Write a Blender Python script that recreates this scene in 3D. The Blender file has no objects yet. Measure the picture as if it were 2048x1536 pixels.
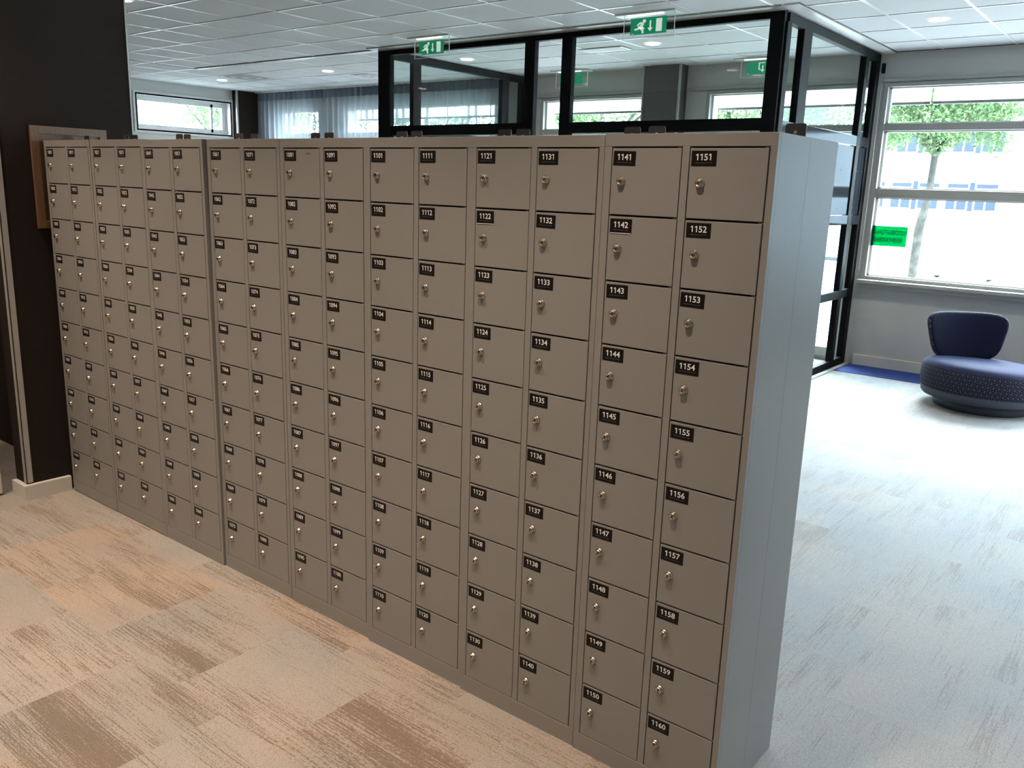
import bpy, bmesh, math, random
from mathutils import Vector, Matrix

# ------------------------------------------------------------------ camera, light, exposure
SC = bpy.context.scene
COL = SC.collection
random.seed(7)

cam_d = bpy.data.cameras.new('camera')
cam = bpy.data.objects.new('camera', cam_d)
COL.objects.link(cam)
YAW, PITCH, ROLL = math.radians(-38.2343), math.radians(13.0727), math.radians(1.8887)
F_ = Vector((math.sin(YAW)*math.cos(PITCH), math.cos(YAW)*math.cos(PITCH), -math.sin(PITCH)))
R0 = Vector((math.cos(YAW), -math.sin(YAW), 0.0))
U0 = R0.cross(F_)
R_ = R0*math.cos(ROLL) + U0*math.sin(ROLL)
U_ = -R0*math.sin(ROLL) + U0*math.cos(ROLL)
m = Matrix(((R_.x, U_.x, -F_.x, 4.4819), (R_.y, U_.y, -F_.y, -1.9456), (R_.z, U_.z, -F_.z, 1.6615), (0, 0, 0, 1)))
cam.matrix_world = m
cam_d.sensor_width = 36.0
cam_d.lens = 1706.77/2048*36.0
cam_d.clip_start = 0.05
cam_d.clip_end = 400
SC.camera = cam

SKY_STRENGTH = 52.0
LAMP_W = 30.0
world = bpy.data.worlds.new('world')
SC.world = world
world.use_nodes = True
wn = world.node_tree
wn.nodes['Background'].inputs[0].default_value = (0.68, 0.86, 1.0, 1)
wn.nodes['Background'].inputs[1].default_value = SKY_STRENGTH

SC.view_settings.view_transform = 'Standard'
SC.view_settings.look = 'None'
SC.view_settings.gamma = 1.0
SC.view_settings.exposure = 0.0
SC.view_settings.use_curve_mapping = False
SC.cycles.use_denoising = True
try:
    SC.cycles.denoiser = 'OPENIMAGEDENOISE'
except Exception:
    pass
SC.cycles.max_bounces = 10
SC.cycles.diffuse_bounces = 5
SC.cycles.glossy_bounces = 4
SC.cycles.transparent_max_bounces = 16
SC.cycles.sample_clamp_indirect = 6.0
SC.cycles.caustics_reflective = False
SC.cycles.caustics_refractive = False

sun_d = bpy.data.lights.new('sun', 'SUN')
sun_d.energy = 8.0
sun_d.angle = math.radians(24)
sun_d.color = (1.0, 0.96, 0.9)
sun = bpy.data.objects.new('sun', sun_d)
COL.objects.link(sun)
sun.rotation_euler = (math.radians(-50), 0, math.radians(4))     # hazy sun high over the street, shining in through the windows

def portal(name, x0, x1, z0, z1, y):
    d = bpy.data.lights.new(name, 'AREA')
    d.shape = 'RECTANGLE'
    d.size, d.size_y = x1-x0, z1-z0
    d.cycles.is_portal = True
    o = bpy.data.objects.new(name, d)
    COL.objects.link(o)
    o.location = ((x0+x1)/2, y, (z0+z1)/2)
    o.rotation_euler = (math.radians(-90), 0, 0)          # emits towards -y, into the room
WINS = [(-7.50, -6.50), (-5.90, -2.95), (-2.16, -0.70), (0.08, 0.78), (1.92, 5.2), (5.32, 8.6)]
for a, b in WINS:
    portal('daylight_portal', a, b, 0.90, 2.69, 7.28)
portal('daylight_portal', 0.87, 1.78, 0.05, 2.69, 7.28)

# ------------------------------------------------------------------ materials
def sock(nd, *names):
    for n in names:
        if n in nd.inputs:
            return nd.inputs[n]

def mat(name, col, rough=0.5, metal=0.0, spec=0.5, coat=0.0, emis=None, estr=0.0, bump=0.0, bscale=200.0, var=0.0, vscale=3.0):
    mt = bpy.data.materials.new(name)
    mt.use_nodes = True
    nt = mt.node_tree
    b = nt.nodes['Principled BSDF']
    b.inputs['Base Color'].default_value = (*col, 1)
    b.inputs['Roughness'].default_value = rough
    b.inputs['Metallic'].default_value = metal
    sock(b, 'Specular IOR Level', 'Specular').default_value = spec
    if coat:
        sock(b, 'Coat Weight').default_value = coat
        sock(b, 'Coat Roughness').default_value = 0.08
    if emis:
        sock(b, 'Emission Color', 'Emission').default_value = (*emis, 1)
        b.inputs['Emission Strength'].default_value = estr
    tc = nt.nodes.new('ShaderNodeTexCoord')
    if var:
        n = nt.nodes.new('ShaderNodeTexNoise')
        n.inputs['Scale'].default_value = vscale
        n.inputs['Detail'].default_value = 6
        nt.links.new(tc.outputs['Object'], n.inputs['Vector'])
        r = nt.nodes.new('ShaderNodeMapRange')
        r.inputs['From Min'].default_value = 0.3
        r.inputs['From Max'].default_value = 0.7
        r.inputs['To Min'].default_value = 1-var
        r.inputs['To Max'].default_value = 1+var
        nt.links.new(n.outputs['Fac'], r.inputs['Value'])
        mx = nt.nodes.new('ShaderNodeVectorMath'); mx.operation = 'SCALE'
        mx.inputs[0].default_value = col
        nt.links.new(r.outputs[0], mx.inputs['Scale'])
        nt.links.new(mx.outputs[0], b.inputs['Base Color'])
    if bump:
        n = nt.nodes.new('ShaderNodeTexNoise')
        n.inputs['Scale'].default_value = bscale
        n.inputs['Detail'].default_value = 3
        nt.links.new(tc.outputs['Object'], n.inputs['Vector'])
        bp = nt.nodes.new('ShaderNodeBump')
        bp.inputs['Strength'].default_value = bump
        bp.inputs['Distance'].default_value = 0.002
        nt.links.new(n.outputs['Fac'], bp.inputs['Height'])
        nt.links.new(bp.outputs[0], b.inputs['Normal'])
    return mt

M = {}
M['locker'] = mat('light_grey_powder_coat', (0.23, 0.225, 0.215), 0.42, bump=0.15, bscale=500, var=0.02, vscale=4)
M['gap'] = mat('gap_shade', (0.02, 0.015, 0.01), 0.8)  # shade in the gaps round the doors, painted on a panel behind them
M['black_sticker'] = mat('black_sticker', (0.005, 0.0045, 0.0045), 0.5, spec=0.2)
M['white_print'] = mat('white_print', (0.75, 0.74, 0.74), 0.5)
M['grey_print'] = mat('grey_print', (0.10, 0.10, 0.10), 0.5)
M['chrome'] = mat('lock_chrome', (0.52, 0.47, 0.40), 0.24, metal=1.0)
M['keyhole'] = mat('keyhole', (0.01, 0.01, 0.01), 0.6)
M['plate'] = mat('dark_grey_steel', (0.07, 0.07, 0.075), 0.4, metal=0.3)
M['black_frame'] = mat('black_painted_steel', (0.006, 0.0065, 0.007), 0.55, spec=0.05, bump=0.05, bscale=60)
M['gloss_panel'] = mat('gloss_black_panel', (0.008, 0.010, 0.014), 0.10, spec=0.22)
M['wall'] = mat('painted_wall', (0.50, 0.50, 0.48), 0.8, bump=0.1, bscale=150, var=0.02)
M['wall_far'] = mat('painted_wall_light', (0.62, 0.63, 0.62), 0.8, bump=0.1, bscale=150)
M['trim'] = mat('white_trim', (0.60, 0.58, 0.53), 0.5)
M['white_frame'] = mat('white_window_frame', (0.72, 0.73, 0.72), 0.4)
M['grey_frame'] = mat('grey_window_frame', (0.36, 0.36, 0.34), 0.45)
M['ceil'] = mat('ceiling_tile', (0.65, 0.66, 0.68), 0.9, bump=0.12, bscale=120)
M['ceil_grid'] = mat('ceiling_grid', (0.80, 0.80, 0.81), 0.3)
M['dark_wallpaper'] = mat('dark_wallpaper', (0.020, 0.0145, 0.012), 0.9, spec=0.12, bump=0.3, bscale=300, var=0.12, vscale=250)
M['pillar'] = mat('dark_grey_brown_paint', (0.085, 0.078, 0.072), 0.7, bump=0.2, bscale=300)
M['alu'] = mat('grey_corner_trim', (0.40, 0.39, 0.37), 0.4, metal=0.2)
M['wood'] = None
M['blue_carpet'] = mat('blue_carpet', (0.008, 0.030, 0.17), 0.9, bump=0.5, bscale=400, var=0.15, vscale=120)
M['navy'] = mat('navy_fabric', (0.0045, 0.006, 0.017), 0.95, spec=0.15, bump=0.3, bscale=500, var=0.1, vscale=300)
M['navy_top'] = mat('navy_seat_fabric', (0.016, 0.021, 0.060), 0.9, spec=0.25, bump=0.3, bscale=500)
M['band'] = mat('slate_fabric', (0.042, 0.052, 0.080), 0.7, bump=0.2, bscale=500)
M['plinth'] = mat('slate_plinth', (0.028, 0.034, 0.052), 0.6)
M['lamp'] = mat('lamp_lens', (1, 1, 1), 0.5, emis=(1.0, 0.93, 0.84), estr=9.0)
M['lamp_ring'] = mat('lamp_ring', (0.8, 0.8, 0.78), 0.4)
M['sign_white'] = mat('sign_white', (0.8, 0.85, 0.78), 0.5, emis=(0.85, 1.0, 0.85), estr=0.45)
M['sign_green'] = mat('sign_green', (0.0, 0.22, 0.10), 0.4, emis=(0.0, 0.5, 0.22), estr=0.22)
M['sign_tube'] = mat('sign_tube', (1, 1, 1), 0.5, emis=(1, 1, 0.95), estr=1.3)
M['acrylic_edge_glint'] = mat('acrylic_edge_glint', (0.85, 0.88, 0.88), 0.3)  # white rim painted in for the light the plate edges catch
M['dark_slot'] = mat('dark_slot', (0.05, 0.05, 0.05), 0.6)
M['vent'] = mat('vent_metal', (0.75, 0.76, 0.76), 0.4)
M['vent_dark'] = mat('vent_dark', (0.16, 0.16, 0.16), 0.6)
M['door_white'] = mat('white_door', (0.60, 0.55, 0.48), 0.5)
M['paving'] = mat('pale_paving', (0.75, 0.74, 0.72), 0.9, var=0.1, vscale=2)
M['terrace'] = mat('terrace_slabs', (0.22, 0.22, 0.21), 0.9)
M['render_white'] = mat('white_render', (0.80, 0.80, 0.79), 0.85)
M['grey_render'] = mat('grey_render', (0.115, 0.125, 0.135), 0.9, spec=0.1)
M['blue_pane'] = mat('blue_grey_pane', (0.012, 0.016, 0.026), 0.5, spec=0.08)
M['brick'] = mat('grey_brick', (0.016, 0.018, 0.028), 0.9, spec=0.05, var=0.25, vscale=25)
M['bark'] = mat('pale_bark', (0.024, 0.023, 0.020), 0.9, spec=0.05, var=0.4, vscale=9, bump=0.6, bscale=20)
M['car_white'] = mat('white_car_paint', (0.75, 0.76, 0.78), 0.25, coat=1.0)
M['car_silver'] = mat('silver_car_paint', (0.5, 0.52, 0.54), 0.25, coat=1.0)
M['car_glass'] = mat('car_glass', (0.035, 0.042, 0.055), 0.4, spec=0.1)
M['tyre'] = mat('tyre_rubber', (0.03, 0.03, 0.03), 0.8)
M['screen_bar'] = mat('screen_bottom_bar', (0.035, 0.032, 0.03), 0.6)

def wood_mat():
    mt = mat('oak_wood', (0.30, 0.155, 0.065), 0.5)
    nt = mt.node_tree
    tc = nt.nodes.new('ShaderNodeTexCoord')
    mp = nt.nodes.new('ShaderNodeMapping')
    mp.inputs['Scale'].default_value = (90, 90, 3.0)
    n = nt.nodes.new('ShaderNodeTexNoise'); n.inputs['Scale'].default_value = 2; n.inputs['Detail'].default_value = 6
    cr = nt.nodes.new('ShaderNodeValToRGB')
    cr.color_ramp.elements[0].position = 0.3; cr.color_ramp.elements[0].color = (0.12, 0.060, 0.026, 1)
    cr.color_ramp.elements[1].position = 0.7; cr.color_ramp.elements[1].color = (0.17, 0.088, 0.040, 1)
    L = nt.links.new
    L(tc.outputs['Object'], mp.inputs[0]); L(mp.outputs[0], n.inputs['Vector']); L(n.outputs['Fac'], cr.inputs[0])
    L(cr.outputs[0], nt.nodes['Principled BSDF'].inputs['Base Color'])
    return mt
M['wood'] = wood_mat()

def glass_mat(name, tint=(0.95, 0.98, 0.97), refl=0.45):
    mt = bpy.data.materials.new(name); mt.use_nodes = True
    nt = mt.node_tree; nt.nodes.clear()
    out = nt.nodes.new('ShaderNodeOutputMaterial')
    t = nt.nodes.new('ShaderNodeBsdfTransparent'); t.inputs[0].default_value = (*tint, 1)
    g = nt.nodes.new('ShaderNodeBsdfGlossy'); g.inputs['Roughness'].default_value = 0.0
    g.inputs[0].default_value = (1, 1, 1, 1)
    fr = nt.nodes.new('ShaderNodeFresnel'); 
    ge = nt.nodes.new('ShaderNodeNewGeometry')          # both faces of a thin pane reflect like air to glass
    io = nt.nodes.new('ShaderNodeMapRange'); io.inputs['To Min'].default_value = 1.45; io.inputs['To Max'].default_value = 1/1.45
    nt.links.new(ge.outputs['Backfacing'], io.inputs['Value']); nt.links.new(io.outputs[0], fr.inputs['IOR'])
    mr = nt.nodes.new('ShaderNodeMath'); mr.operation = 'MULTIPLY'; mr.inputs[1].default_value = refl; mr.use_clamp = True
    mx = nt.nodes.new('ShaderNodeMixShader')
    L = nt.links.new
    L(fr.outputs[0], mr.inputs[0]); L(mr.outputs[0], mx.inputs[0])
    L(t.outputs[0], mx.inputs[1]); L(g.outputs[0], mx.inputs[2]); L(mx.outputs[0], out.inputs[0])
    return mt
M['glass'] = glass_mat('clear_glass')
M['win_glass'] = glass_mat('window_glass', (0.97, 0.99, 0.98), 1.0)
M['acrylic'] = glass_mat('clear_acrylic', (0.97, 0.98, 0.98), 0.6)

def sheer_mat(name, col, trans, through):
    """woven sheer cloth: part open weave, part translucent yarn"""
    mt = bpy.data.materials.new(name); mt.use_nodes = True
    nt = mt.node_tree; nt.nodes.clear()
    out = nt.nodes.new('ShaderNodeOutputMaterial')
    d = nt.nodes.new('ShaderNodeBsdfDiffuse'); d.inputs[0].default_value = (*col, 1)
    tl = nt.nodes.new('ShaderNodeBsdfTranslucent'); tl.inputs[0].default_value = (*col, 1)
    tr = nt.nodes.new('ShaderNodeBsdfTransparent')
    m1 = nt.nodes.new('ShaderNodeMixShader'); m1.inputs[0].default_value = trans
    m2 = nt.nodes.new('ShaderNodeMixShader'); m2.inputs[0].default_value = through
    L = nt.links.new
    L(d.outputs[0], m1.inputs[1]); L(tl.outputs[0], m1.inputs[2])
    L(m1.outputs[0], m2.inputs[1]); L(tr.outputs[0], m2.inputs[2]); L(m2.outputs[0], out.inputs[0])
    return mt
M['sheer'] = sheer_mat('sheer_curtain', (0.40, 0.43, 0.47), 0.42, 0.38)
M['sheer_head'] = sheer_mat('curtain_heading', (0.13, 0.15, 0.18), 0.25, 0.03)
M['screen'] = sheer_mat('sunscreen_cloth', (0.85, 0.86, 0.86), 0.55, 0.1)
M['leaf'] = sheer_mat('leaf', (0.034, 0.058, 0.026), 0.35, 0.0)
M['leaf_light'] = sheer_mat('leaf_light', (0.062, 0.088, 0.038), 0.35, 0.0)

def film_mat(name, col, dif=(0.0, 0.30, 0.10), k=0.15):
    mt = bpy.data.materials.new(name); mt.use_nodes = True
    nt = mt.node_tree; nt.nodes.clear()
    out = nt.nodes.new('ShaderNodeOutputMaterial')
    t = nt.nodes.new('ShaderNodeBsdfTransparent'); t.inputs[0].default_value = (*col, 1)
    d = nt.nodes.new('ShaderNodeBsdfDiffuse'); d.inputs[0].default_value = (*dif, 1)
    mx = nt.nodes.new('ShaderNodeMixShader'); mx.inputs[0].default_value = k
    nt.links.new(t.outputs[0], mx.inputs[1]); nt.links.new(d.outputs[0], mx.inputs[2]); nt.links.new(mx.outputs[0], out.inputs[0])
    return mt
M['film'] = film_mat('green_film', (0.0, 0.21, 0.085))
M['film_text'] = film_mat('green_film_print', (0.10, 0.25, 0.30), (0.01, 0.08, 0.04), 0.5)

def carpet_mat():
    mt = bpy.data.materials.new('carpet_tiles'); mt.use_nodes = True
    nt = mt.node_tree; L = nt.links.new
    b = nt.nodes['Principled BSDF']
    b.inputs['Roughness'].default_value = 0.8
    sock(b, 'Specular IOR Level').default_value = 0.5
    def math_(op, a=None, bb=None, clamp=False):
        n = nt.nodes.new('ShaderNodeMath'); n.operation = op; n.use_clamp = clamp
        for i, v in enumerate((a, bb)):
            if v is None: continue
            if isinstance(v, (int, float)): n.inputs[i].default_value = v
            else: L(v, n.inputs[i])
        return n.outputs[0]
    geo = nt.nodes.new('ShaderNodeNewGeometry')
    sp = nt.nodes.new('ShaderNodeSeparateXYZ'); L(geo.outputs['Position'], sp.inputs[0])
    X, Y = sp.outputs[0], sp.outputs[1]
    side = math_('GREATER_THAN', math_('ADD', Y, math_('MULTIPLY', math_('SUBTRACT', X, 3.75), 2.0)), 0.2)
    # the tiles beyond the lockers are laid a quarter turn round
    def mixv(a, bb):
        n = nt.nodes.new('ShaderNodeMix'); L(side, n.inputs[0]); L(a, n.inputs[2]); L(bb, n.inputs[3]); return n.outputs[0]
    U = mixv(X, Y); V = mixv(Y, math_('ADD', X, 0.13))
    row = math_('FLOOR', math_('DIVIDE', math_('ADD', V, 0.12), 0.50))
    off = math_('MULTIPLY', math_('SUBTRACT', 1.0, math_('MODULO', math_('ABSOLUTE', row), 2.0)), 0.25)
    cf = math_('DIVIDE', math_('ADD', math_('SUBTRACT', U, 0.03), off), 0.505)
    col = math_('FLOOR', cf)
    cv = nt.nodes.new('ShaderNodeCombineXYZ'); L(row, cv.inputs[0]); L(col, cv.inputs[1]); L(side, cv.inputs[2])
    wn_ = nt.nodes.new('ShaderNodeTexWhiteNoise'); wn_.noise_dimensions = '3D'; L(cv.outputs[0], wn_.inputs[0])
    ws = nt.nodes.new('ShaderNodeSeparateColor'); L(wn_.outputs['Color'], ws.inputs[0])
    r1, r2, r3 = ws.outputs[0], ws.outputs[1], ws.outputs[2]
    # base tone per tile
    cr = nt.nodes.new('ShaderNodeValToRGB'); L(r1, cr.inputs[0])
    e = cr.color_ramp.elements
    e[0].position = 0.0; e[0].color = (0.35, 0.325, 0.30, 1)
    e[1].position = 1.0; e[1].color = (0.43, 0.345, 0.285, 1)
    for p, c in ((0.3, (0.41, 0.375, 0.345, 1)), (0.55, (0.40, 0.37, 0.34, 1)), (0.8, (0.415, 0.35, 0.30, 1))):
        k = e.new(p); k.color = c
    gm = nt.nodes.new('ShaderNodeMix'); gm.data_type = 'RGBA'
    L(math_('MULTIPLY', side, 0.6), gm.inputs[0]); L(cr.outputs[0], gm.inputs[6]); gm.inputs[7].default_value = (0.40, 0.42, 0.45, 1)  # same carpet beyond the lockers, with cool daylight tinted into its colour
    def streaks(su, sv, seed, det=3):
        c = nt.nodes.new('ShaderNodeCombineXYZ')
        L(math_('MULTIPLY', U, su), c.inputs[0]); L(math_('MULTIPLY', V, sv), c.inputs[1])
        L(math_('ADD', math_('MULTIPLY', r3, 37.0), seed), c.inputs[2])
        n = nt.nodes.new('ShaderNodeTexNoise'); n.inputs['Scale'].default_value = 1.0; n.inputs['Detail'].default_value = det
        L(c.outputs[0], n.inputs['Vector']); return n.outputs['Fac']
    broad = streaks(1.6, 9.0, 3.1)          # bands inside a tile
    line = streaks(5.0, 230.0, 11.0, 2)     # single yarn lines
    dash = streaks(110.0, 250.0, 5.0, 1)     # yarn dashes
    # amount of dark yarn in this tile
    patch = 0.0                             # the darker woven bands that stand out in a few tiles
    for xa, xb, ya, yb, k in ((1.04, 1.545, -0.41, -0.12, 0.62), (1.295, 1.80, -0.84, -0.62, 0.55), (1.545, 2.05, -0.62, -0.42, 0.6), (2.05, 2.555, -0.62, -0.55, 0.5),
                              (1.80, 2.305, -1.12, -0.87, 0.6), (2.555, 3.06, -0.53, -0.28, 0.7), (0.55, 1.04, -0.64, -0.56, 0.35)):
        inx = math_('LESS_THAN', math_('ABSOLUTE', math_('SUBTRACT', U, (xa+xb)/2)), (xb-xa)/2)
        iny = math_('SUBTRACT', 1.0, math_('MULTIPLY', math_('SUBTRACT', math_('ABSOLUTE', math_('SUBTRACT', V, (ya+yb)/2)), (yb-ya)/2-0.03), 25.0), True)
        v = math_('MULTIPLY', math_('MULTIPLY', inx, iny), k*0.68)
        patch = math_('MAXIMUM', patch, v)
    patch = math_('MULTIPLY', patch, math_('SUBTRACT', 1.0, side))
    amt = math_('ADD', math_('ADD', math_('MULTIPLY', math_('POWER', r2, 2.0), 0.42), patch), math_('MULTIPLY', math_('SUBTRACT', broad, 0.48), 2.1))
    th = math_('SUBTRACT', math_('ADD', math_('MULTIPLY', line, 0.60), math_('MULTIPLY', dash, 0.40)), 0.57)
    dk = math_('ADD', math_('MULTIPLY', math_('ADD', th, math_('MULTIPLY', amt, 0.24)), 9.0), 0.0, True)
    m1 = nt.nodes.new('ShaderNodeMix'); m1.data_type = 'RGBA'
    L(math_('MULTIPLY', dk, math_('SUBTRACT', 0.80, math_('MULTIPLY', side, 0.40))), m1.inputs[0]); L(gm.outputs[2], m1.inputs[6]); m1.inputs[7].default_value = (0.17, 0.125, 0.085, 1)
    # soft colour drift
    nz = nt.nodes.new('ShaderNodeTexNoise'); nz.inputs['Scale'].default_value = 2.2; L(geo.outputs['Position'], nz.inputs['Vector'])
    m2 = nt.nodes.new('ShaderNodeMix'); m2.data_type = 'RGBA'; m2.blend_type = 'MULTIPLY'; m2.inputs[0].default_value = 1.0
    cr2 = nt.nodes.new('ShaderNodeValToRGB'); L(nz.outputs['Fac'], cr2.inputs[0])
    cr2.color_ramp.elements[0].position = 0.35; cr2.color_ramp.elements[0].color = (0.90, 0.93, 0.96, 1)
    cr2.color_ramp.elements[1].position = 0.65; cr2.color_ramp.elements[1].color = (1.05, 1.0, 0.95, 1)
    L(m1.outputs[2], m2.inputs[6]); L(cr2.outputs[0], m2.inputs[7])
    # weave
    c = nt.nodes.new('ShaderNodeCombineXYZ'); L(math_('MULTIPLY', U, 190.0), c.inputs[0]); L(math_('MULTIPLY', V, 230.0), c.inputs[1])
    vo = nt.nodes.new('ShaderNodeTexVoronoi'); vo.inputs['Scale'].default_value = 1.0; vo.inputs['Randomness'].default_value = 0.35
    L(c.outputs[0], vo.inputs['Vector'])
    wv = nt.nodes.new('ShaderNodeMapRange'); L(vo.outputs['Distance'], wv.inputs['Value'])
    wv.inputs['From Max'].default_value = 0.7; wv.inputs['To Min'].default_value = 1.24; wv.inputs['To Max'].default_value = 0.60
    sc = nt.nodes.new('ShaderNodeVectorMath'); sc.operation = 'SCALE'; L(m2.outputs[2], sc.inputs[0]); L(wv.outputs[0], sc.inputs['Scale'])
    L(sc.outputs[0], b.inputs['Base Color'])
    bp = nt.nodes.new('ShaderNodeBump'); bp.inputs['Strength'].default_value = 0.5; bp.inputs['Distance'].default_value = 0.002; bp.invert = True
    L(vo.outputs['Distance'], bp.inputs['Height']); L(bp.outputs[0], b.inputs['Normal'])
    return mt
M['carpet'] = carpet_mat()

def pattern_mat():
    """navy cloth with a thin pale lattice of cubes, laid out in the UV map (metres)"""
    mt = mat('patterned_navy', (0.015, 0.018, 0.05), 0.95, spec=0.2)
    nt = mt.node_tree; L = nt.links.new
    uv = nt.nodes.new('ShaderNodeUVMap')
    sp = nt.nodes.new('ShaderNodeSeparateXYZ'); L(uv.outputs[0], sp.inputs[0])
    def math_(op, a=None, bb=None):
        n = nt.nodes.new('ShaderNodeMath'); n.operation = op
        for i, v in enumerate((a, bb)):
            if v is None: continue
            if isinstance(v, (int, float)): n.inputs[i].default_value = v
            else: L(v, n.inputs[i])
        return n.outputs[0]
    S = 0.036                       # distance between the star points
    H2 = S*math.sqrt(3)
    def local(ox, oy):
        gx = math_('SUBTRACT', math_('MULTIPLY', math_('FRACT', math_('DIVIDE', math_('ADD', sp.outputs[0], ox+50*S), S)), S), S/2)
        gy = math_('SUBTRACT', math_('MULTIPLY', math_('FRACT', math_('DIVIDE', math_('ADD', sp.outputs[1], oy+50*H2), H2)), H2), H2/2)
        return gx, gy, math_('ADD', math_('MULTIPLY', gx, gx), math_('MULTIPLY', gy, gy))
    ax, ay, al = local(0, 0); bx_, by_, bl = local(S/2, H2/2)
    pick = math_('LESS_THAN', al, bl)
    def sel(p, q):
        n = nt.nodes.new('ShaderNodeMix'); L(pick, n.inputs[0]); L(q, n.inputs[2]); L(p, n.inputs[3]); return n.outputs[0]
    hx, hy = sel(ax, bx_), sel(ay, by_)
    tot = None
    for k in range(3):              # six spokes from each star point to the corners of its cell
        a = math.radians(30+60*k)
        d = math_('ABSOLUTE', math_('ADD', math_('MULTIPLY', hx, -math.sin(a)), math_('MULTIPLY', hy, math.cos(a))))
        v = math_('LESS_THAN', d, 0.00075)
        tot = v if tot is None else math_('MAXIMUM', tot, v)
    mx = nt.nodes.new('ShaderNodeMix'); mx.data_type = 'RGBA'
    L(math_('MULTIPLY', tot, 0.8), mx.inputs[0]); mx.inputs[6].default_value = (0.007, 0.009, 0.026, 1); mx.inputs[7].default_value = (0.17, 0.155, 0.15, 1)
    L(mx.outputs[2], nt.nodes['Principled BSDF'].inputs['Base Color'])
    return mt
M['pattern'] = pattern_mat()

# ------------------------------------------------------------------ mesh helpers
class MB:
    """collects shapes into one mesh object"""
    def __init__(s):
        s.bm = bmesh.new(); s.mats = []; s.uv = None
    def mi(s, mt):
        if mt not in s.mats: s.mats.append(mt)
        return s.mats.index(mt)
    def box(s, x0, x1, y0, y1, z0, z1, mt, bev=0.0):
        i = s.mi(mt)
        vs = [s.bm.verts.new((x, y, z)) for x in (x0, x1) for y in (y0, y1) for z in (z0, z1)]
        fs = []
        for q in ((0, 1, 3, 2), (4, 6, 7, 5), (0, 4, 5, 1), (2, 3, 7, 6), (0, 2, 6, 4), (1, 5, 7, 3)):
            f = s.bm.faces.new([vs[k] for k in q]); f.material_index = i; fs.append(f)
        if bev:
            es = list({e for f in fs for e in f.edges})
            r = bmesh.ops.bevel(s.bm, geom=es, offset=bev, segments=2, profile=0.5, affect='EDGES')
            for f in r['faces']: f.material_index = i
        return s
    def prism(s, pts, h0, h1, mt, axis='z'):
        """polygon pts (a,b) swept from h0 to h1 along the axis"""
        i = s.mi(mt)
        def P(a, b, h):
            return {'z': (a, b, h), 'y': (a, h, b), 'x': (h, a, b)}[axis]
        lo = [s.bm.verts.new(P(a, b, h0)) for a, b in pts]
        hi = [s.bm.verts.new(P(a, b, h1)) for a, b in pts]
        n = len(pts)
        fs = [s.bm.faces.new(lo[::-1]), s.bm.faces.new(hi)]
        for k in range(n):
            fs.append(s.bm.faces.new((lo[k], lo[(k+1) % n], hi[(k+1) % n], hi[k])))
        for f in fs: f.material_index = i
        return s
    def lathe(s, prof, mt, seg=32, axis='z', c=(0, 0, 0), sx=1.0, sy=1.0, smooth=True, mats=None):
        """profile (r,h) turned round the axis; closes at r=0"""
        i = s.mi(mt)
        mi_ = [s.mi(q) for q in mats] if mats else None
        rings = []
        for r, h in prof:
            if r <= 1e-6:
                p = (0, 0, h)
                rings.append([s.bm.verts.new(s._ax(p, axis, c))])
            else:
                rings.append([s.bm.verts.new(s._ax((r*sx*math.cos(2*math.pi*k/seg), r*sy*math.sin(2*math.pi*k/seg), h), axis, c)) for k in range(seg)])
        for j in range(len(rings)-1):
            A, B = rings[j], rings[j+1]
            for k in range(seg):
                k2 = (k+1) % seg
                if len(A) == 1 and len(B) == 1: continue
                if len(A) == 1: f = s.bm.faces.new((A[0], B[k2], B[k]))
                elif len(B) == 1: f = s.bm.faces.new((A[k], A[k2], B[0]))
                else: f = s.bm.faces.new((A[k], A[k2], B[k2], B[k]))
                f.material_index = mi_[j] if mi_ else i
                f.smooth = smooth
        return s
    @staticmethod
    def _ax(p, axis, c):
        x, y, z = p
        if axis == 'z': q = (x, y, z)
        elif axis == 'y': q = (x, -z, y)      # h runs towards -y
        else: q = (z, x, y)
        return (q[0]+c[0], q[1]+c[1], q[2]+c[2])
    def tube(s, pts, radii, mt, seg=10):
        i = s.mi(mt)
        rings = []
        for k, p in enumerate(pts):
            p = Vector(p)
            a = Vector(pts[max(k-1, 0)]); b = Vector(pts[min(k+1, len(pts)-1)])
            d = (b-a).normalized()
            u = d.orthogonal().normalized() if abs(d.z) > 0.9 else d.cross(Vector((0, 0, 1))).normalized()
            if abs(d.z) > 0.9: u = (Vector((1, 0, 0)) - d*d.x).normalized()
            v = d.cross(u)
            r = radii[k] if isinstance(radii, (list, tuple)) else radii
            rings.append([s.bm.verts.new(p + (u*math.cos(t)+v*math.sin(t))*r) for t in [2*math.pi*q/seg for q in range(seg)]])
        for A, B in zip(rings, rings[1:]):
            for q in range(seg):
                f = s.bm.faces.new((A[q], A[(q+1) % seg], B[(q+1) % seg], B[q])); f.material_index = i; f.smooth = True
        for rg in (rings[0], rings[-1]):
            f = s.bm.faces.new(rg); f.material_index = i
        return s
    def mesh(s, name):
        bmesh.ops.recalc_face_normals(s.bm, faces=s.bm.faces[:])
        me = bpy.data.meshes.new(name)
        s.bm.to_mesh(me); s.bm.free()
        for q in s.mats: me.materials.append(q)
        return me
    def build(s, name, parent=None):
        o = bpy.data.objects.new(name, s.mesh(name))
        COL.objects.link(o)
        if parent: o.parent = parent
        return o

def tag(o, label=None, cat=None, group=None, kind=None):
    if label: o['label'] = label
    if cat: o['category'] = cat
    if group: o['group'] = group
    if kind: o['kind'] = kind
    return o

def thing(name, loc, label, cat, group=None, rz=0.0):
    o = bpy.data.objects.new(name, None); COL.objects.link(o)
    o.empty_display_size = 0.1
    o.location = loc; o.rotation_euler = (0, 0, rz)
    return tag(o, label, cat, group)

def struct(name, mb, parent=None):
    o = mb.build(name, parent)
    if parent is None: o['kind'] = 'structure'
    return o

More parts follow.
